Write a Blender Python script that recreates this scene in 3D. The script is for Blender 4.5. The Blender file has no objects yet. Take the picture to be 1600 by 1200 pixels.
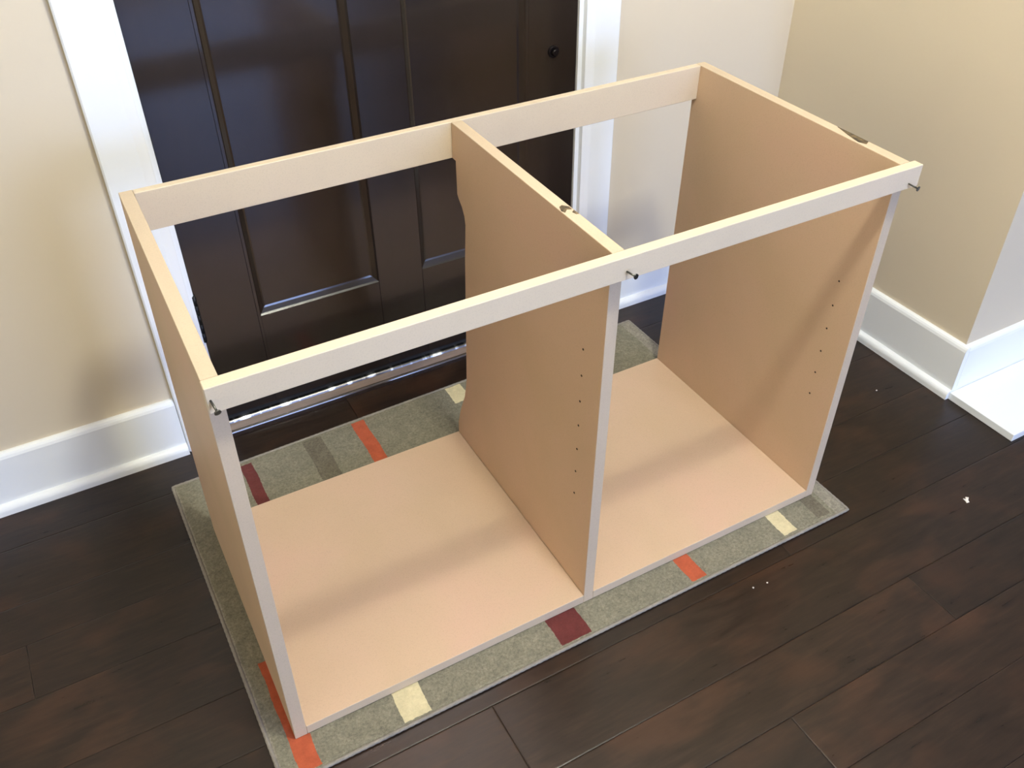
import bpy, bmesh, math, random
from mathutils import Matrix, Vector

C = bpy.context.scene.collection
Z0 = 0.008                     # rug thickness: cabinet coordinates start on top of the rug

# ------------------------------------------------------------------ camera
R = ((0.8731913794, 0.3105871905, -0.3755960757),
     (-0.4872900529, 0.5417550806, -0.6848721318),
     (-0.0092314290, 0.7810486731, 0.6244019146))
cam_data = bpy.data.cameras.new('camera')
cam_data.sensor_fit = 'HORIZONTAL'
cam_data.sensor_width = 36.0
cam_data.lens = 1419.99 / 1600 * 36
cam_data.clip_start = 0.05
cam = bpy.data.objects.new('camera', cam_data)
C.objects.link(cam)
M4 = Matrix(R).to_4x4()
M4.translation = Vector((-0.0704, -0.8937, 1.4075 + Z0))
cam.matrix_world = M4
bpy.context.scene.camera = cam

# ------------------------------------------------------------------ world, lights, exposure
sc = bpy.context.scene
sc.view_settings.view_transform = 'Standard'
sc.view_settings.look = 'None'
sc.view_settings.gamma = 1.0
sc.view_settings.use_curve_mapping = False
sc.view_settings.exposure = 0.0

world = bpy.data.worlds.new('daylight')
sc.world = world
world.use_nodes = True
bg = world.node_tree.nodes['Background']
bg.inputs['Color'].default_value = (1.0, 0.90, 0.76, 1)
bg.inputs['Strength'].default_value = 1.68

WX0, WX1, WZ0, WZ1 = 0.35, 2.25, 0.35, 2.15      # the window opening in the wall behind the camera
WALL_FRONT_Y = -4.2


def light(name, kind, loc, energy, color, **kw):
    d = bpy.data.lights.new(name, kind)
    d.energy = energy
    d.color = color
    for k, v in kw.items():
        setattr(d, k, v)
    o = bpy.data.objects.new(name, d)
    C.objects.link(o)
    o.location = loc
    return o


lamp = light('ceiling_lamp', 'POINT', (0.62, -0.58, 2.58), 131, (0.985, 0.985, 0.86), shadow_soft_size=0.105)
win = light('window_daylight', 'AREA', ((WX0 + WX1) / 2, WALL_FRONT_Y - 0.16, (WZ0 + WZ1) / 2), 180, (0.33, 0.50, 1.0),
            shape='RECTANGLE', size=WX1 - WX0, size_y=WZ1 - WZ0)
win.rotation_euler = (math.radians(90), 0, 0)
porch = light('door_lite_daylight', 'AREA', (0.595, 1.06, 1.86), 40.0, (1.0, 0.79, 0.74), shape='RECTANGLE', size=1.0, size_y=0.84)
porch.rotation_euler = (math.radians(-90), 0, 0)
LY0, LY1, LZ0, LZ1 = -2.7, -0.7, 0.7, 2.2        # opening in the left wall, added for an unseen fill light
side_fill = light('side_fill_light', 'AREA', (-2.4 - 0.16, (LY0 + LY1) / 2, (LZ0 + LZ1) / 2), 17.5, (1.0, 0.96, 0.64),  # area light added to brighten the faces turned left
             shape='RECTANGLE', size=LZ1 - LZ0, size_y=LY1 - LY0)
side_fill.rotation_euler = (0, math.radians(-90), 0)


# ------------------------------------------------------------------ helpers
def srgb(r, g, b):
    f = lambda c: (c / 255) / 12.92 if c / 255 <= 0.04045 else ((c / 255 + 0.055) / 1.055) ** 2.4
    return (f(r), f(g), f(b), 1)


def box(bm, x0, x1, y0, y1, z0, z1, mi=0):
    v = [bm.verts.new((x, y, z)) for z in (z0, z1) for y in (y0, y1) for x in (x0, x1)]
    fs = [(0, 2, 3, 1), (4, 5, 7, 6), (0, 1, 5, 4), (2, 6, 7, 3), (0, 4, 6, 2), (1, 3, 7, 5)]
    out = []
    for f in fs:
        fc = bm.faces.new([v[i] for i in f])
        fc.material_index = mi
        out.append(fc)
    return out


def bev_box(x0, x1, y0, y1, z0, z1, r=0.001, seg=1):
    bm = bmesh.new()
    box(bm, x0, x1, y0, y1, z0, z1)
    if r:
        bmesh.ops.bevel(bm, geom=bm.edges[:], offset=r, segments=seg, affect='EDGES', profile=0.5)
    return bm


def prism(profile, axis, a0, a1, bm=None):
    """extrude a closed 2-D profile along an axis; profile given in the two other axes (in xyz order)"""
    bm = bm or bmesh.new()

    def P(u, v, a):
        return {'x': (a, u, v), 'y': (u, a, v), 'z': (u, v, a)}[axis]
    lo = [bm.verts.new(P(u, v, a0)) for u, v in profile]
    hi = [bm.verts.new(P(u, v, a1)) for u, v in profile]
    n = len(profile)
    for i in range(n):
        bm.faces.new((lo[i], lo[(i + 1) % n], hi[(i + 1) % n], hi[i]))
    bm.faces.new(lo[::-1])
    bm.faces.new(hi)
    bmesh.ops.recalc_face_normals(bm, faces=bm.faces[:])
    return bm


def cyl(bm, p, q, r0, r1=None, n=16):
    r1 = r0 if r1 is None else r1
    p, q = Vector(p), Vector(q)
    d = (q - p).normalized()
    a = d.orthogonal().normalized()
    b = d.cross(a)
    A = [bm.verts.new(p + (a * math.cos(2 * math.pi * i / n) + b * math.sin(2 * math.pi * i / n)) * r0) for i in range(n)]
    B = [bm.verts.new(q + (a * math.cos(2 * math.pi * i / n) + b * math.sin(2 * math.pi * i / n)) * r1) for i in range(n)]
    for i in range(n):
        f = bm.faces.new((A[i], A[(i + 1) % n], B[(i + 1) % n], B[i]))
        f.smooth = True
    bm.faces.new(A[::-1])
    bm.faces.new(B)


def obj(name, bm, mats, parent=None, z=Z0):
    """links a bmesh built in cabinet coordinates as one mesh object, origin at its base centre"""
    xs = [v.co.x for v in bm.verts]; ys = [v.co.y for v in bm.verts]; zs = [v.co.z for v in bm.verts]
    o0 = Vector(((min(xs) + max(xs)) / 2, (min(ys) + max(ys)) / 2, min(zs)))
    bmesh.ops.translate(bm, verts=bm.verts[:], vec=-o0)
    me = bpy.data.meshes.new(name)
    bm.to_mesh(me)
    bm.free()
    for m in (mats if isinstance(mats, (list, tuple)) else [mats]):
        me.materials.append(m)
    o = bpy.data.objects.new(name, me)
    C.objects.link(o)
    w = o0 + Vector((0, 0, z))
    if parent is not None:
        o.parent = parent
        o.location = w - Vector(parent['_w'])
    else:
        o.location = w
    o['_w'] = tuple(w)
    return o


def empty(name, loc):
    o = bpy.data.objects.new(name, None)
    o.empty_display_size = 0.05
    C.objects.link(o)
    o.location = loc
    o['_w'] = tuple(loc)
    return o


def struct(o):
    o['kind'] = 'structure'
    return o


# ------------------------------------------------------------------ materials
class Mat:
    def __init__(self, name, color=(0.5, 0.5, 0.5, 1), rough=0.5, metal=0.0, coat=0.0, coat_rough=0.1, spec=0.5):
        self.m = bpy.data.materials.new(name)
        self.m.use_nodes = True
        self.t = self.m.node_tree
        self.b = self.t.nodes['Principled BSDF']
        self.set('Base Color', color)
        self.set('Roughness', rough)
        self.set('Metallic', metal)
        self.set('Coat Weight', coat)
        self.set('Coat Roughness', coat_rough)
        self.set('Specular IOR Level', spec)
        self._co = None

    def set(self, k, v):
        self.b.inputs[k].default_value = v

    def n(self, typ, **kw):
        nd = self.t.nodes.new(typ)
        for k, v in kw.items():
            if k in nd.inputs:
                nd.inputs[k].default_value = v
            else:
                setattr(nd, k, v)
        return nd

    def l(self, a, b):
        self.t.links.new(a, b)

    def coord(self, scale=(1, 1, 1), rand=False):
        tc = self.n('ShaderNodeTexCoord')
        mp = self.n('ShaderNodeMapping')
        mp.inputs['Scale'].default_value = scale
        self.l(tc.outputs['Object'], mp.inputs['Vector'])
        if rand:
            oi = self.n('ShaderNodeObjectInfo')
            mu = self.n('ShaderNodeMath', operation='MULTIPLY')
            mu.inputs[1].default_value = 57.0
            self.l(oi.outputs['Random'], mu.inputs[0])
            cb = self.n('ShaderNodeCombineXYZ')
            self.l(mu.outputs[0], cb.inputs[0]); self.l(mu.outputs[0], cb.inputs[2])
            self.l(cb.outputs[0], mp.inputs['Location'])
        return mp.outputs['Vector']

    def noise(self, vec, scale, detail=4, rough=0.55, dist=0.0):
        nd = self.n('ShaderNodeTexNoise')
        nd.inputs['Scale'].default_value = scale
        nd.inputs['Detail'].default_value = detail
        nd.inputs['Roughness'].default_value = rough
        nd.inputs['Distortion'].default_value = dist
        self.l(vec, nd.inputs['Vector'])
        return nd.outputs['Fac']

    def ramp(self, fac, stops):
        r = self.n('ShaderNodeValToRGB')
        while len(r.color_ramp.elements) < len(stops):
            r.color_ramp.elements.new(0.5)
        for e, (p, c) in zip(r.color_ramp.elements, stops):
            e.position = p
            e.color = c
        self.l(fac, r.inputs['Fac'])
        return r.outputs['Color']

    def mix(self, fac, a, b, mode='MIX'):
        m = self.n('ShaderNodeMix', data_type='RGBA', blend_type=mode)
        if isinstance(fac, float):
            m.inputs[0].default_value = fac
        else:
            self.l(fac, m.inputs[0])
        for s, i in ((a, 6), (b, 7)):
            if isinstance(s, tuple):
                m.inputs[i].default_value = s
            else:
                self.l(s, m.inputs[i])
        return m.outputs[2]

    def bump(self, h, strength, dist=0.001):
        b = self.n('ShaderNodeBump')
        b.inputs['Strength'].default_value = strength
        b.inputs['Distance'].default_value = dist
        self.l(h, b.inputs['Height'])
        self.l(b.outputs['Normal'], self.b.inputs['Normal'])

    def col(self, c):
        self.l(c, self.b.inputs['Base Color'])


def G(v):
    return (v, v, v, 1)


# wall paint
PAINT = (0.66, 0.57, 0.42, 1)
mw = Mat('tan_wall_paint', PAINT, 0.55)
v = mw.coord()
mw.col(mw.mix(mw.noise(v, 1.4, 3), tuple(c * 0.97 for c in PAINT[:3]) + (1,), tuple(c * 1.03 for c in PAINT[:3]) + (1,)))
mw.bump(mw.noise(v, 260, 2), 0.12, 0.0006)
WALL = mw.m
WHITE = Mat('white_semigloss_trim', (0.86, 0.88, 0.87, 1), 0.3, coat=0.2, coat_rough=0.15).m
CEIL = Mat('white_ceiling_paint', (0.78, 0.77, 0.74, 1), 0.8).m

# dark hand scraped floor boards, differing a little from board to board
mp = Mat('dark_stained_plank', rough=0.3, coat=0.0, spec=0.4)
vg = mp.coord((1.4, 11, 11), True)
vs = mp.coord((3.2, 5.5, 5.5), True)
g1 = mp.noise(vg, 9, 6, 0.6, 0.3)
g2 = mp.noise(vs, 2.2, 3, 0.5, 0.4)
base = mp.ramp(g1, [(0.3, (0.0095, 0.0050, 0.0027, 1)), (0.55, (0.0185, 0.0098, 0.0054, 1)), (0.8, (0.034, 0.0175, 0.0095, 1))])
red = mp.ramp(g2, [(0.5, G(0)), (0.70, G(0.42))])
base = mp.mix(red, base, (0.062, 0.026, 0.0125, 1))
oi = mp.n('ShaderNodeObjectInfo')
tone = mp.ramp(oi.outputs['Random'], [(0.0, G(0.8)), (0.6, G(1.0)), (1.0, (1.2, 1.16, 1.12, 1))])
mp.col(mp.mix(1.0, base, tone, 'MULTIPLY'))
vb = mp.coord((2.0, 9, 9), True)
mp.bump(mp.noise(vb, 5, 3, 0.5), 0.3, 0.0015)
rr = mp.n('ShaderNodeMapRange')
rr.inputs['To Min'].default_value = 0.22
rr.inputs['To Max'].default_value = 0.40
mp.l(g1, rr.inputs['Value']); mp.l(rr.outputs[0], mp.b.inputs['Roughness'])
PLANK = mp.m
SUB = Mat('dark_subfloor', (0.012, 0.008, 0.006, 1), 0.9).m

# dark door timber
md = Mat('dark_stained_door', rough=0.22, coat=0.25, coat_rough=0.1)
vd = md.coord((14, 14, 1.2))
gd = md.noise(vd, 6, 5, 0.6, 0.2)
md.col(md.ramp(gd, [(0.3, (0.0135, 0.0086, 0.0060, 1)), (0.7, (0.0185, 0.0120, 0.0085, 1))]))
md.bump(gd, 0.04, 0.0005)
DOOR = md.m

# particle board of the cabinet
def board(name, c1, c2, c3, rough=0.5):
    m = Mat(name, rough=rough, spec=0.35)
    v = m.coord()
    big = m.noise(v, 3.2, 4, 0.55, 0.4)
    c = m.ramp(big, [(0.34, c1), (0.52, c2), (0.7, c3)])
    fine = m.noise(v, 420, 3, 0.7)
    c = m.mix(m.ramp(fine, [(0.35, G(0.16)), (0.48, G(0))]), c, tuple(x * 0.55 for x in c2[:3]) + (1,))
    m.col(c)
    m.bump(fine, 0.1, 0.0003)
    return m


MDF = board('tan_fibreboard', (0.57, 0.41, 0.262, 1), (0.60, 0.425, 0.283, 1), (0.625, 0.418, 0.295, 1)).m
RAILM = board('pale_rail_board', (0.60, 0.50, 0.36, 1), (0.635, 0.53, 0.38, 1), (0.65, 0.535, 0.39, 1)).m
EDGE = board('pale_board_edge', (0.54, 0.43, 0.30, 1), (0.565, 0.45, 0.315, 1), (0.58, 0.455, 0.325, 1)).m

mk = Mat('scorched_edge_mark', rough=0.8)
vk = mk.coord()
mk.col(mk.ramp(mk.noise(vk, 90, 4), [(0.35, (0.02, 0.015, 0.008, 1)), (0.65, (0.16, 0.11, 0.05, 1))]))
MARK = mk.m
NAIL = Mat('dark_steel_nail', (0.10, 0.10, 0.09, 1), 0.35, 0.9).m
HOLE = Mat('hole_shade', (0.03, 0.018, 0.01, 1), 0.9).m  # flat dark colour standing in for the shade inside a hole
BLACK = Mat('black_metal', (0.008, 0.008, 0.009, 1), 0.4, 0.4).m
BRONZE = Mat('dark_bronze', (0.012, 0.009, 0.010, 1), 0.3, 0.7).m
ms = Mat('varnished_oak_sill', rough=0.3, coat=0.6, coat_rough=0.12)
vs2 = ms.coord((1.5, 20, 20))
ms.col(ms.ramp(ms.noise(vs2, 6, 4), [(0.3, (0.12, 0.078, 0.050, 1)), (0.7, (0.18, 0.12, 0.08, 1))]))
SILL = ms.m
RUBBER = Mat('black_rubber', (0.01, 0.01, 0.01, 1), 0.6).m
NOSE = Mat('dark_glossy_nosing', (0.03, 0.018, 0.013, 1), 0.2, coat=1.0, coat_rough=0.08).m
patchy = Mat('patchy_silver_metal', rough=0.3, metal=1.0)
vw = patchy.coord((14, 1, 1))
patchy.col(patchy.ramp(patchy.noise(vw, 1.6, 3), [(0.50, (0.09, 0.085, 0.085, 1)), (0.66, (0.75, 0.76, 0.78, 1))]))  # dark and bright silver patches, varied along the strip
STEEL = patchy.m


mg = bpy.data.materials.new('clear_glass')
mg.use_nodes = True
_t = mg.node_tree
_t.nodes.remove(_t.nodes['Principled BSDF'])
_tr = _t.nodes.new('ShaderNodeBsdfTransparent'); _gl = _t.nodes.new('ShaderNodeBsdfGlossy'); _gl.inputs['Roughness'].default_value = 0.02
_mx = _t.nodes.new('ShaderNodeMixShader')
_mx.inputs[0].default_value = 0.07; _t.links.new(_tr.outputs[0], _mx.inputs[1]); _t.links.new(_gl.outputs[0], _mx.inputs[2])
_t.links.new(_mx.outputs[0], _t.nodes['Material Output'].inputs['Surface'])
GLASS = mg


def pile(name, c, var=0.34):
    m = Mat(name, rough=0.95, spec=0.1)
    v = m.coord()
    f = m.noise(v, 210, 4, 0.75)
    g = m.noise(v, 45, 3, 0.6)
    lo = tuple(x * (1 - var) for x in c[:3]) + (1,)
    hi = tuple(x * (1 + var) for x in c[:3]) + (1,)
    a = m.ramp(f, [(0.32, lo), (0.68, hi)])
    b = m.ramp(g, [(0.3, G(0.88)), (0.7, G(1.1))])
    m.col(m.mix(1.0, a, b, 'MULTIPLY'))
    m.set('Sheen Weight', 0.15)
    m.bump(f, 0.5, 0.002)
    return m.m


RUGM = [pile('rug_grey_green', (0.195, 0.180, 0.130, 1)), pile('rug_orange', (0.40, 0.088, 0.038, 1), 0.1),
        pile('rug_maroon', (0.112, 0.026, 0.023, 1), 0.12), pile('rug_cream', (0.62, 0.54, 0.33, 1), 0.08),
        pile('rug_dark_grey', (0.130, 0.114, 0.080, 1)), pile('rug_edge_grey', (0.25, 0.228, 0.18, 1))]
BIND = pile('rug_binding', (0.25, 0.225, 0.19, 1), 0.1)
PAPER = Mat('pale_scrap', (0.75, 0.70, 0.62, 1), 0.8).m

# ------------------------------------------------------------------ room shell (cabinet coordinates; obj() adds the rug thickness)
FL = -Z0                        # floor surface
TOP = 2.70
BY = 0.828                      # face of the back wall
DX0, DX1 = 0.106, 1.0665         # door opening
DTOP = 2.04
XR = 1.689                      # face of the right wall
XL, XFAR = -2.4, 4.2
YR = 0.097                      # outside corner of the right wall


def wallbox(name, *boxes):
    bm = bmesh.new()
    for b in boxes:
        box(bm, *b)
    return struct(obj(name, bm, WALL))


floor = bmesh.new()
box(floor, XL - 0.15, XFAR + 0.15, WALL_FRONT_Y - 0.15, 0.978, FL - 0.12, FL - 0.016)
floor = struct(obj('floor', floor, SUB))

bm = bmesh.new()
box(bm, XL - 0.15, DX0, BY, BY + 0.15, FL, TOP)
box(bm, DX1, XR, BY, BY + 0.15, FL, TOP)
box(bm, DX0, DX1, BY, BY + 0.15, DTOP, TOP)
struct(obj('wall_back', bm, WALL))
wallbox('wall_right', (XR, XFAR, YR, BY + 0.15, FL, TOP))
wallbox('wall_far_right', (XFAR, XFAR + 0.15, WALL_FRONT_Y, BY + 0.15, FL, TOP))
wallbox('wall_left', (XL - 0.15, XL, WALL_FRONT_Y, LY0, FL, TOP), (XL - 0.15, XL, LY1, BY, FL, TOP),
        (XL - 0.15, XL, LY0, LY1, FL, LZ0), (XL - 0.15, XL, LY0, LY1, LZ1, TOP))
wallbox('wall_front', (XL - 0.15, WX0, WALL_FRONT_Y - 0.15, WALL_FRONT_Y, FL, TOP),
        (WX1, XFAR + 0.15, WALL_FRONT_Y - 0.15, WALL_FRONT_Y, FL, TOP),
        (WX0, WX1, WALL_FRONT_Y - 0.15, WALL_FRONT_Y, FL, WZ0), (WX0, WX1, WALL_FRONT_Y - 0.15, WALL_FRONT_Y, WZ1, TOP))
bm = bmesh.new()
box(bm, XL - 0.15, XFAR + 0.15, WALL_FRONT_Y - 0.15, BY + 0.15, TOP, TOP + 0.1)
struct(obj('ceiling', bm, CEIL))

# window behind the camera: frame and one meeting rail
bm = bmesh.new()
wy0, wy1 = WALL_FRONT_Y - 0.10, WALL_FRONT_Y - 0.04
box(bm, WX0, WX0 + 0.06, wy0, wy1, WZ0, WZ1)
box(bm, WX1 - 0.06, WX1, wy0, wy1, WZ0, WZ1)
box(bm, WX0 + 0.06, WX1 - 0.06, wy0, wy1, WZ0, WZ0 + 0.06)
box(bm, WX0 + 0.06, WX1 - 0.06, wy0, wy1, WZ1 - 0.06, WZ1)
box(bm, WX0 + 0.92, WX0 + 0.98, wy0, wy1, WZ0 + 0.06, WZ1 - 0.06)
struct(obj('window_1', bm, WHITE))

# floor boards: rows of uneven width running along x
random.seed(11)
rows = [0.975, 0.82, 0.695, 0.535, 0.43, 0.303, 0.145, 0.02, -0.102, -0.255, -0.372, -0.486, -0.61, -0.74, -0.86, -1.0,
        -1.14, -1.27, -1.42, -1.56, -1.71, -1.86, -2.02, -2.18, -2.34, -2.50, -2.66, -2.82, -2.98, -3.14, -3.3, -3.46,
        -3.62, -3.78, -3.94, -4.1, -4.2]
joints = {2: [-1.3, 0.9, 2.6], 4: [-0.373, 1.35, 2.9], 3: [-1.0, 0.55, 1.9], 5: [-0.9, 0.1, 1.9], 6: [-0.45, 0.75, 2.2], 7: [-1.3, 1.0, 2.4],
          8: [-0.6, 0.317, 2.3], 9: [-0.2, 1.16, 2.8], 10: [-0.9, 0.75, 1.9], 1: [-1.2, 0.4, 1.5]}
for i in range(len(rows) - 1):
    y1, y0 = rows[i], rows[i + 1]
    js = joints.get(i)
    if js is None:
        js, x = [], XL + random.uniform(0.5, 1.6)
        while x < XFAR - 0.4:
            js.append(x)
            x += random.uniform(1.1, 2.0)
    xs = [XL] + js + [XFAR]
    for a, b in zip(xs[:-1], xs[1:]):
        bm = bmesh.new()
        g = 0.0003
        c, d = 0.0020, 0.00045
        x0, x1, ya, yb = a + g, b - g, y0 + g, y1 - g
        zb, zt = FL - 0.016, FL
        ring = []
        for (ox, z) in ((0, zb), (0, zt - d), (c, zt)):
            ring.append([bm.verts.new(p) for p in ((x0 + ox, ya + ox, z), (x1 - ox, ya + ox, z), (x1 - ox, yb - ox, z), (x0 + ox, yb - ox, z))])
        for r0, r1 in zip(ring[:-1], ring[1:]):
            for k in range(4):
                bm.faces.new((r0[k], r0[(k + 1) % 4], r1[(k + 1) % 4], r1[k]))
        bm.faces.new(ring[-1])
        bm.faces.new(ring[0][::-1])
        obj('plank', bm, PLANK, floor)


# baseboards: board with eased top edge plus a quarter round shoe moulding as its part
def base_profile(t=0.014, h0=FL, h1=0.139):
    # (distance from the wall, height)
    return [(0, h0), (t, h0), (t, h1 - 0.012), (t - 0.002, h1 - 0.006), (t - 0.005, h1 - 0.002), (t - 0.009, h1), (0, h1)]


def shoe_profile(t=0.014, w=0.014, h=0.024):
    return [(t, FL), (t + w, FL)] + [(t + w * math.cos(a), FL + h - w + w * math.sin(a)) for a in [k * math.pi / 12 for k in range(7)]]


def run_back(name, x0, x1):
    b = struct(obj(name, prism([(BY - d, z) for d, z in base_profile()], 'x', x0, x1), WHITE))
    obj('shoe_moulding', prism([(BY - d, z) for d, z in shoe_profile()], 'x', x0, x1), WHITE, b)
    return b


run_back('baseboard_back_left', XL, 0.018)
run_back('baseboard_back_right', 1.152, XR - 0.0145)
b = struct(obj('baseboard_right', prism([(XR - d, z) for d, z in base_profile()], 'y', YR - 0.014, BY - 0.0145), WHITE))
obj('shoe_moulding', prism([(XR - d, z) for d, z in shoe_profile()], 'y', YR - 0.014, BY - 0.029), WHITE, b)
b = struct(obj('baseboard_return', prism([(YR - d, z) for d, z in base_profile()], 'x', XR + 0.0005, XFAR), WHITE))

# white platform trim lying on the floor at the outside corner
bm = bev_box(1.671, 3.4, -0.096, YR - 0.0145, FL, 0.0115, 0.0015, 2)
struct(obj('trim_4', bm, WHITE))


# door casing
def casing_profile(xi, xo):
    """thin rounded inner edge xi rising to full thickness towards the outer edge xo"""
    d = 1 if xo > xi else -1
    return [(xi, BY), (xi, BY - 0.0130), (xi + d * 0.002, BY - 0.0142), (xi + d * 0.020, BY - 0.020), (xo - d * 0.003, BY - 0.020), (xo, BY - 0.017), (xo, BY)]


struct(obj('trim_1', prism(casing_profile(DX0 + 0.001, 0.019), 'z', FL, DTOP + 0.09), WHITE))
struct(obj('trim_2', prism(casing_profile(1.0635, 1.150), 'z', FL, DTOP + 0.09), WHITE))
struct(obj('trim_3', bev_box(DX0 + 0.0015, 1.063, BY - 0.020, BY - 0.0002, DTOP, DTOP + 0.09, 0.0025, 2), WHITE))
# door jambs
bm = bmesh.new()
JX0, JX1 = DX0 + 0.012, DX1 - 0.0135
box(bm, DX0, JX0, BY + 0.0005, BY + 0.149, FL, DTOP)
box(bm, JX1, DX1, BY + 0.0005, BY + 0.149, FL, DTOP)
box(bm, JX0, JX1, BY + 0.0005, BY + 0.149, DTOP - 0.012, DTOP)
struct(obj('trim_5', bm, WHITE))

# ------------------------------------------------------------------ front door
DY = 0.834
dx0, dx1 = JX0 + 0.001, JX1 - 0.001
dz0, dz1 = 0.036, DTOP - 0.0135
bm = bmesh.new()
LX0, LX1, LT0, LT1 = 0.240, 0.928, 1.50, 1.95            # glazed opening at the top of the door
box(bm, dx0, dx1, DY + 0.014, DY + 0.045, dz0, LT0)
box(bm, dx0, LX0, DY + 0.014, DY + 0.045, LT0, LT1)
box(bm, LX1, dx1, DY + 0.014, DY + 0.045, LT0, LT1)
box(bm, dx0, dx1, DY + 0.014, DY + 0.045, LT1, dz1)
door = struct(obj('door_1', bm, DOOR))
PX = [(0.246, 0.528), (0.638, 0.921)]
PZ = [(0.276, 1.38)]
for x0, x1, zt in ((dx0, LX0, dz1), (PX[0][1], PX[1][0], 1.46), (LX1, dx1, dz1)):
    obj('stile', bev_box(x0, x1, DY, DY + 0.014, dz0, zt, 0.0008), DOOR, door)
for x0, x1 in ((LX0 + 0.0002, PX[0][0]), (PX[1][1], LX1 - 0.0002)):
    obj('stile_edge', bev_box(x0, x1, DY + 0.0001, DY + 0.014, dz0, 1.46, 0), DOOR, door)
obj('door_rail', bev_box(LX0 + 0.0002, LX1 - 0.0002, DY - 0.006, DY + 0.014, 1.4605, LT0, 0.002), DOOR, door)
obj('door_rail', bev_box(LX0 + 0.0002, LX1 - 0.0002, DY, DY + 0.014, LT1, dz1, 0.0008), DOOR, door)
for k in range(3):
    a = LX0 + 0.0002 + k * (LX1 - LX0) / 3
    b_ = a + (LX1 - LX0) / 3 - 0.0004
    bm = bmesh.new()
    box(bm, a + 0.012, b_ - 0.012, DY + 0.026, DY + 0.030, LT0 + 0.013, LT1 - 0.013)
    obj('glass_pane', bm, GLASS, door)
    if k:
        obj('glazing_bar', bev_box(a - 0.012, a + 0.0115, DY + 0.006, DY + 0.040, LT0 + 0.0003, LT1 - 0.0003, 0.002), DOOR, door)
for x0, x1 in PX:
    obj('door_rail', bev_box(x0 + 0.0002, x1 - 0.0002, DY, DY + 0.014, dz0, PZ[0][0], 0.0004), DOOR, door)
    obj('door_rail', bev_box(x0 + 0.0002, x1 - 0.0002, DY, DY + 0.014, PZ[0][1], 1.46, 0.0004), DOOR, door)
    # moulded recessed panel with a raised field
    bm = bmesh.new()
    z0, z1 = PZ[0]
    prof = [(0.0, DY + 0.0005), (0.003, DY + 0.004), (0.012, DY + 0.0105), (0.016, DY + 0.0120), (0.030, DY + 0.0120)]
    rings = []
    for off, yy in prof:
        rings.append([bm.verts.new(p) for p in ((x0 + off, yy, z0 + off), (x1 - off, yy, z0 + off), (x1 - off, yy, z1 - off), (x0 + off, yy, z1 - off))])
    for r0, r1 in zip(rings[:-1], rings[1:]):
        for k in range(4):
            bm.faces.new((r0[k], r0[(k + 1) % 4], r1[(k + 1) % 4], r1[k]))
    bm.faces.new(rings[-1])
    back = [bm.verts.new(p) for p in ((x0, DY + 0.0138, z0), (x1, DY + 0.0138, z0), (x1, DY + 0.0138, z1), (x0, DY + 0.0138, z1))]
    for k in range(4):
        bm.faces.new((back[k], back[(k + 1) % 4], rings[0][(k + 1) % 4], rings[0][k]))
    bm.faces.new(back[::-1])
    bmesh.ops.recalc_face_normals(bm, faces=bm.faces[:])
    obj('door_panel', bm, DOOR, door)
# small round fitting on the lock stile
bm = bmesh.new()
cyl(bm, (0.991, DY, 0.727), (0.991, DY - 0.004, 0.727), 0.0135, 0.0125, 24)
cyl(bm, (0.991, DY - 0.004, 0.727), (0.991, DY - 0.012, 0.727), 0.0085, 0.0065, 24)
k = obj('door_fitting', bm, BRONZE, door)
k['label'] = 'small round dark bronze fitting'
# hinge on the left edge
bm = bmesh.new()
for zz in (0.254, 0.2775, 0.301, 0.3245, 0.348):
    cyl(bm, (dx0 - 0.001, DY - 0.0035, zz), (dx0 - 0.001, DY - 0.0035, zz + 0.0225), 0.0042, n=14)
cyl(bm, (dx0 - 0.001, DY - 0.0035, 0.370), (dx0 - 0.001, DY - 0.0035, 0.374), 0.0034, 0.0018, 14)
box(bm, dx0 - 0.0008, dx0 + 0.004, DY - 0.0012, DY - 0.0002, 0.256, 0.368)
k = obj('hinge', bm, BLACK, door)
k['label'] = 'black hinge'
# rubber sweep under the door
obj('door_sweep', bev_box(dx0, dx1, DY + 0.004, DY + 0.012, 0.0242, 0.0355, 0.0005), RUBBER, door)

# door sill: wooden nosing, metal strip
bm = prism([(0.816, FL), (0.862, FL), (0.862, 0.018), (0.826, 0.018), (0.816, 0.0065)], 'x', JX0 + 0.0005, JX1 - 0.0005)
for f in bm.faces:
    f.smooth = False
# notch the casings: the sill runs between them
sill = struct(obj('trim_6', bm, SILL))
bm = prism([(0.8265, 0.0182), (0.858, 0.0182), (0.858, 0.0240), (0.8335, 0.0240), (0.8305, 0.0232), (0.828, 0.0212)], 'x', JX0 + 0.001, JX1 - 0.001)
k = obj('metal_strip', bm, STEEL, sill)
k['label'] = 'patchy silver metal strip'
bm = prism([(0.8158, FL), (0.8158, 0.0060)] + [(0.8158 - 0.0060 * math.sin(a), 0.0 + 0.0060 * math.cos(a)) for a in [k_ * math.pi / 10 for k_ in range(1, 6)]] + [(0.8098, FL)],
           'x', JX0 + 0.0005, JX1 - 0.0005)
obj('sill_nosing', bm, NOSE, sill)
bm = bmesh.new()
box(bm, JX0 + 0.0005, JX1 - 0.0005, 0.8625, 0.978, FL, 0.018)
obj('sill_base', bm, SILL, sill)

# ------------------------------------------------------------------ rug
rx0, rx1 = -0.042, 1.187
ry0 = -0.068


def rug_back(x):
    return 0.706 + (x - rx0) / (rx1 - rx0) * 0.030


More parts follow.
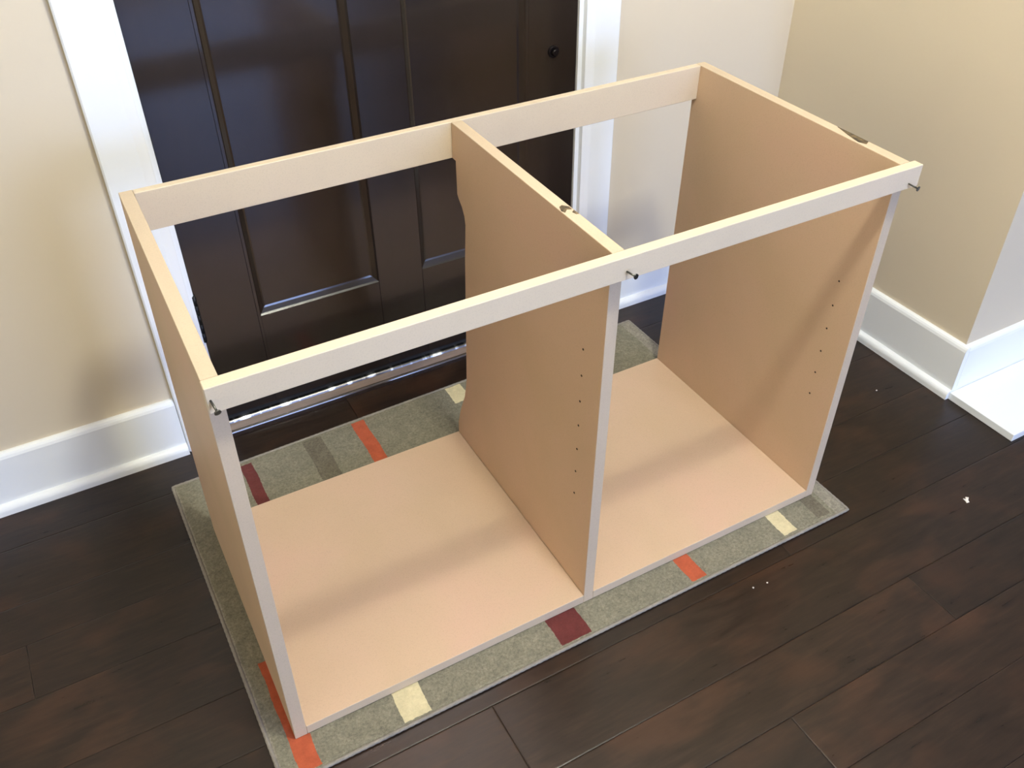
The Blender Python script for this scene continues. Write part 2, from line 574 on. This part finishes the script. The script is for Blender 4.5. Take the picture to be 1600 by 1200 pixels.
# (x0, x1, y0, y1, material): the woven bars
bars = [(0.104, 0.131, 0.40, 0.692, 2), (0.252, 0.297, 0.45, 0.697, 4), (0.373, 0.405, 0.33, 0.698, 1), (0.622, 0.664, 0.640, 0.700, 3),
        (0.484, 0.548, -0.062, 0.20, 2), (0.172, 0.222, -0.062, 0.12, 3), (-0.012, 0.024, -0.062, 0.175, 1),
        (0.781, 0.816, -0.062, 0.25, 1), (1.019, 1.054, -0.060, 0.10, 3), (1.114, 1.147, -0.058, 0.18, 4)]
YB = 0.706


def cuts(a, b, marks, step):
    """grid lines at every mark, subdivided to about the step"""
    ms = sorted(set([a, b] + [m for m in marks if a < m < b]))
    out = [a]
    for p, q in zip(ms[:-1], ms[1:]):
        n = max(1, round((q - p) / step))
        out += [p + (q - p) * k / n for k in range(1, n + 1)]
    return out


gx = cuts(rx0, rx1, [rx0 + 0.006, rx1 - 0.030] + [v for b in bars for v in b[:2]], 0.0045)
gy = cuts(ry0, YB, [v for b in bars for v in b[2:4]], 0.0045)
bm = bmesh.new()
random.seed(5)
grid = []
for y in gy:
    row = []
    for x in gx:
        edge = x in (gx[0], gx[-1]) or y in (gy[0], gy[-1])
        yy = y + (rug_back(x) - YB) * max(0.0, (y - 0.3) / (YB - 0.3))
        z = -0.004 if edge else (-0.0012 + random.uniform(-0.0006, 0.0005))
        j = 0 if edge else 0.0006
        row.append(bm.verts.new((x + random.uniform(-j, j) + (0 if edge else 0.0008 * math.sin(y * 60 + x * 7)), yy + random.uniform(-j, j), z)))
    grid.append(row)
NX, NY = len(gx) - 1, len(gy) - 1
for j in range(NY):
    for i in range(NX):
        f = bm.faces.new((grid[j][i], grid[j][i + 1], grid[j + 1][i + 1], grid[j + 1][i]))
        f.smooth = True
        x, y = (gx[i] + gx[i + 1]) / 2, (gy[j] + gy[j + 1]) / 2
        mi = 5 if (x < rx0 + 0.006 or x > rx1 - 0.030) else 0
        for (a, b, c, d, m) in bars:
            if a <= x <= b and c <= y <= d:
                mi = m
        f.material_index = mi
# underside and skirt
lo = [grid[0][0], grid[0][NX], grid[NY][NX], grid[NY][0]]
per = [grid[0][i] for i in range(NX)] + [grid[j][NX] for j in range(NY)] + [grid[NY][i] for i in range(NX, 0, -1)] + [grid[j][0] for j in range(NY, 0, -1)]
low = [bm.verts.new((v.co.x, v.co.y, FL)) for v in per]
n = len(per)
for i in range(n):
    bm.faces.new((low[i], low[(i + 1) % n], per[(i + 1) % n], per[i]))
bm.faces.new(low[::-1])
rug = obj('rug', bm, RUGM)
rug['label'] = 'flat grey-green rug with orange, maroon and cream bars under the cabinet'
rug['category'] = 'rug'
# bound edge: a stitched roll round the outline
bm = bmesh.new()
cor = [(rx0, ry0), (rx1, ry0), (rx1, rug_back(rx1)), (rx0, rug_back(rx0))]
path = []
for k in range(4):
    a, b = Vector(cor[k]), Vector(cor[(k + 1) % 4])
    m = int((b - a).length / 0.006)
    for i in range(m):
        path.append(a + (b - a) * i / m)
rad = 0.0036
loops = []
cx_, cy_ = (rx0 + rx1) / 2, 0.33
for i, p in enumerate(path):
    q0, q1 = path[i - 1], path[(i + 1) % len(path)]
    t = (q1 - q0).normalized()
    nrm = Vector((t.y, -t.x))
    w = rad * (1 + (0.10 if i % 2 else -0.06))
    loops.append([bm.verts.new((p.x + nrm.x * w * math.cos(a), p.y + nrm.y * w * math.cos(a), FL + 0.0038 + w * math.sin(a))) for a in [2 * math.pi * s / 8 for s in range(8)]])
for i in range(len(loops)):
    A, B = loops[i], loops[(i + 1) % len(loops)]
    for s in range(8):
        f = bm.faces.new((A[s], B[s], B[(s + 1) % 8], A[(s + 1) % 8]))
        f.smooth = True
bmesh.ops.recalc_face_normals(bm, faces=bm.faces[:])
k = obj('binding', bm, BIND, rug)
k['label'] = 'pale stitched binding'

# ------------------------------------------------------------------ cabinet carcass (slightly racked, as it stands in the photo)
W, D, H, T = 1.150, 0.5373, 0.7627, 0.0208
XM = 0.5797
TR, RH, OV = 0.0189, 0.0376, 0.0108         # front rail thickness, height, overhang at the right
TR2, BH = 0.0154, 0.068                     # back rail thickness, height


def rack(bm):
    for v in bm.verts:
        x, y, z = v.co
        v.co = (x + 0.0075 * y + 0.0125 * z + 0.0110 * y * z, y - 0.0034 * z, z)
    return bm


def bevelled(bm, r=0.0007):
    es = [e for e in bm.edges if len(e.link_faces) == 2 and e.calc_face_angle(0) > 0.9]
    bmesh.ops.bevel(bm, geom=es, offset=r, segments=1, affect='EDGES')
    return bm


def edge_mats(bm, axis='x'):
    # faces perpendicular to the panel are cut edges
    bm.normal_update()
    for f in bm.faces:
        f.material_index = 0 if abs(getattr(f.normal, axis)) > 0.8 else 1
    return bm


cab = empty('cabinet_carcass', (W / 2, D / 2, Z0))
cab['label'] = 'unfinished open-topped fibreboard cabinet carcass with two bays standing on the rug'
cab['category'] = 'cabinet'

g = 0.0004
ledge = [(0, 0), (D, 0), (D, 0.05), (0.522, 0.10), (0.500, 0.150), (0.489, 0.20), (0.484, 0.35), (0.480, 0.50), (0.474, 0.580),
         (0.478, 0.597), (0.487, 0.611), (0.500, 0.622), (0.506, 0.630), (0.508, H - BH - g), (D - TR2 - g, H - BH - g), (D - TR2 - g, H), (0, H)]
side = [(0, 0), (D, 0), (D, H), (0, H)]


def panel(name, prof, x0, x1, label=None):
    bm = prism(prof, 'x', x0, x1)
    edge_mats(bevelled(bm))
    o = obj(name, rack(bm), [MDF, EDGE], cab)
    if label:
        o['label'] = label
    return o


pl = panel('side_panel', side, 0, T)
pr = panel('side_panel', side, W - T, W, 'side panel with a dark gouge on its top edge')
dv = panel('divider_panel', ledge, XM - T / 2, XM + T / 2, 'middle divider with a scooped back edge')


def bottom(x0, x1):
    bm = bev_box(x0 + g, x1 - g, 0.0, D, 0.0002, T, 0.0006)
    edge_mats(bm, 'z')
    return obj('bottom_panel', rack(bm), [MDF, EDGE], cab)


bottom(T, XM - T / 2)
bottom(XM + T / 2, W - T)
fr = obj('front_rail', rack(bev_box(-0.0005, W + OV, -TR, -g, H - RH, H, 0.0009)), RAILM, cab)
br = obj('back_rail', rack(bev_box(T + g, W - T - g, D - TR2, D - 0.0002, H - BH, H, 0.0009)), RAILM, cab)

# nails half driven through the front rail into each upright
for (bx, bz, hx, hz) in ((0.013, 0.745, 0.0155, 0.7385), (0.592, 0.739, 0.5955, 0.739), (1.146, 0.735, 1.150, 0.732)):
    bm = bmesh.new()
    a, h = Vector((bx, -TR - 0.003 + 0.002, bz)), Vector((hx, -TR - 0.0185, hz))
    d = (h - a).normalized()
    cyl(bm, a, h, 0.0014, n=10)
    cyl(bm, h, h + d * 0.0018, 0.0040, 0.0043, 14)
    obj('nail', bm, NAIL, fr)

# shelf pin holes: dark discs on the inner faces, hole shade put into their colour
def holes(parent, x, side_sign, spots):
    for (y, z) in spots:
        bm = bmesh.new()
        xx = x + 0.0075 * y + 0.0125 * z + 0.0110 * y * z
        cyl(bm, (xx + side_sign * 0.0001, y, z), (xx + side_sign * 0.0006, y, z), 0.0021, 0.0019, 12)
        obj('shelf_pin_hole', bm, HOLE, parent)


zs = [0.247, 0.300, 0.352, 0.405, 0.457, 0.510, 0.562]
holes(pr, W - T, -1, [(0.056, z) for z in zs[:6]])
holes(dv, XM - T / 2, -1, [(0.054, z) for z in zs])

# dark torn marks on the top edges
def mark(parent, pts, zt=H, th=0.0008):
    bm = bmesh.new()
    lo = [bm.verts.new((x, y, zt + 0.00005)) for x, y in pts]
    hi = [bm.verts.new((x, y, zt + th)) for x, y in pts]
    n = len(pts)
    for i in range(n):
        bm.faces.new((lo[i], lo[(i + 1) % n], hi[(i + 1) % n], hi[i]))
    bm.faces.new(lo[::-1]); bm.faces.new(hi)
    bmesh.ops.recalc_face_normals(bm, faces=bm.faces[:])
    o = obj('edge_mark', bm, MARK, parent)
    return o


s = 0.0095
mark(pr, [(1.1505 + s, 0.158), (1.147 + s, 0.145), (1.142 + s, 0.128), (1.137 + s, 0.108), (1.1345 + s, 0.094), (1.140 + s, 0.081), (1.1495 + s, 0.086), (1.1502 + s, 0.12)])
mark(dv, [(0.586, 0.149), (0.592, 0.152), (0.5995, 0.142), (0.5985, 0.134), (0.592, 0.137), (0.5845, 0.130), (0.582, 0.137)])
mark(dv, [(0.5945, 0.126), (0.5995, 0.130), (0.6000, 0.117), (0.5965, 0.118)])

# ------------------------------------------------------------------ crumbs on the floor
crumbs = [(1.429, -0.172, 0.0062, 'curled white paper scrap lying on the dark boards at the right', 'paper scrap', 'paper_scrap'),
          (0.878, -0.128, 0.0020, 'tiny pale crumb in front of the rug, the one nearer the camera', 'crumb', 'crumb'),
          (0.910, -0.132, 0.0018, 'tiny pale crumb in front of the rug, the one farther right', 'crumb', 'crumb'),
          (1.545, 0.190, 0.0022, 'tiny pale crumb on the boards beside the right baseboard', 'crumb', 'crumb')]
random.seed(3)
for (x, y, r, lab, cat, nm) in crumbs:
    bm = bmesh.new()
    if nm == 'paper_scrap':
        pts = [(-1.0, -0.9), (0.1, -1.1), (0.5, -0.3), (1.1, 0.2), (0.6, 1.1), (-0.1, 0.3), (-0.8, 0.9), (-0.6, 0.0)]
        lo = [bm.verts.new((x + r * a, y + r * b, FL + 0.0003 + 0.0025 * abs(a) * (b > 0))) for a, b in pts]
        hi = [bm.verts.new((x + r * a * .95, y + r * b * .95, FL + 0.0015 + 0.0035 * abs(a) * (b > 0))) for a, b in pts]
        n = len(pts)
        cl = bm.verts.new((x, y, FL + 0.0003)); ch = bm.verts.new((x, y, FL + 0.0022))
        for i in range(n):
            bm.faces.new((lo[i], lo[(i + 1) % n], hi[(i + 1) % n], hi[i]))
            bm.faces.new((lo[(i + 1) % n], lo[i], cl)); bm.faces.new((hi[i], hi[(i + 1) % n], ch))
    else:
        bmesh.ops.create_icosphere(bm, subdivisions=1, radius=r)
        for v in bm.verts:
            v.co = Vector((v.co.x * random.uniform(.7, 1.4), v.co.y * random.uniform(.7, 1.3), v.co.z * random.uniform(.5, .8)))
        zmin = min(v.co.z for v in bm.verts)
        for v in bm.verts:
            v.co += Vector((x, y, FL - zmin))
    o = obj(nm, bm, PAPER)
    o['label'] = lab
    o['category'] = cat

for o in bpy.data.objects:
    if '_w' in o:
        del o['_w']
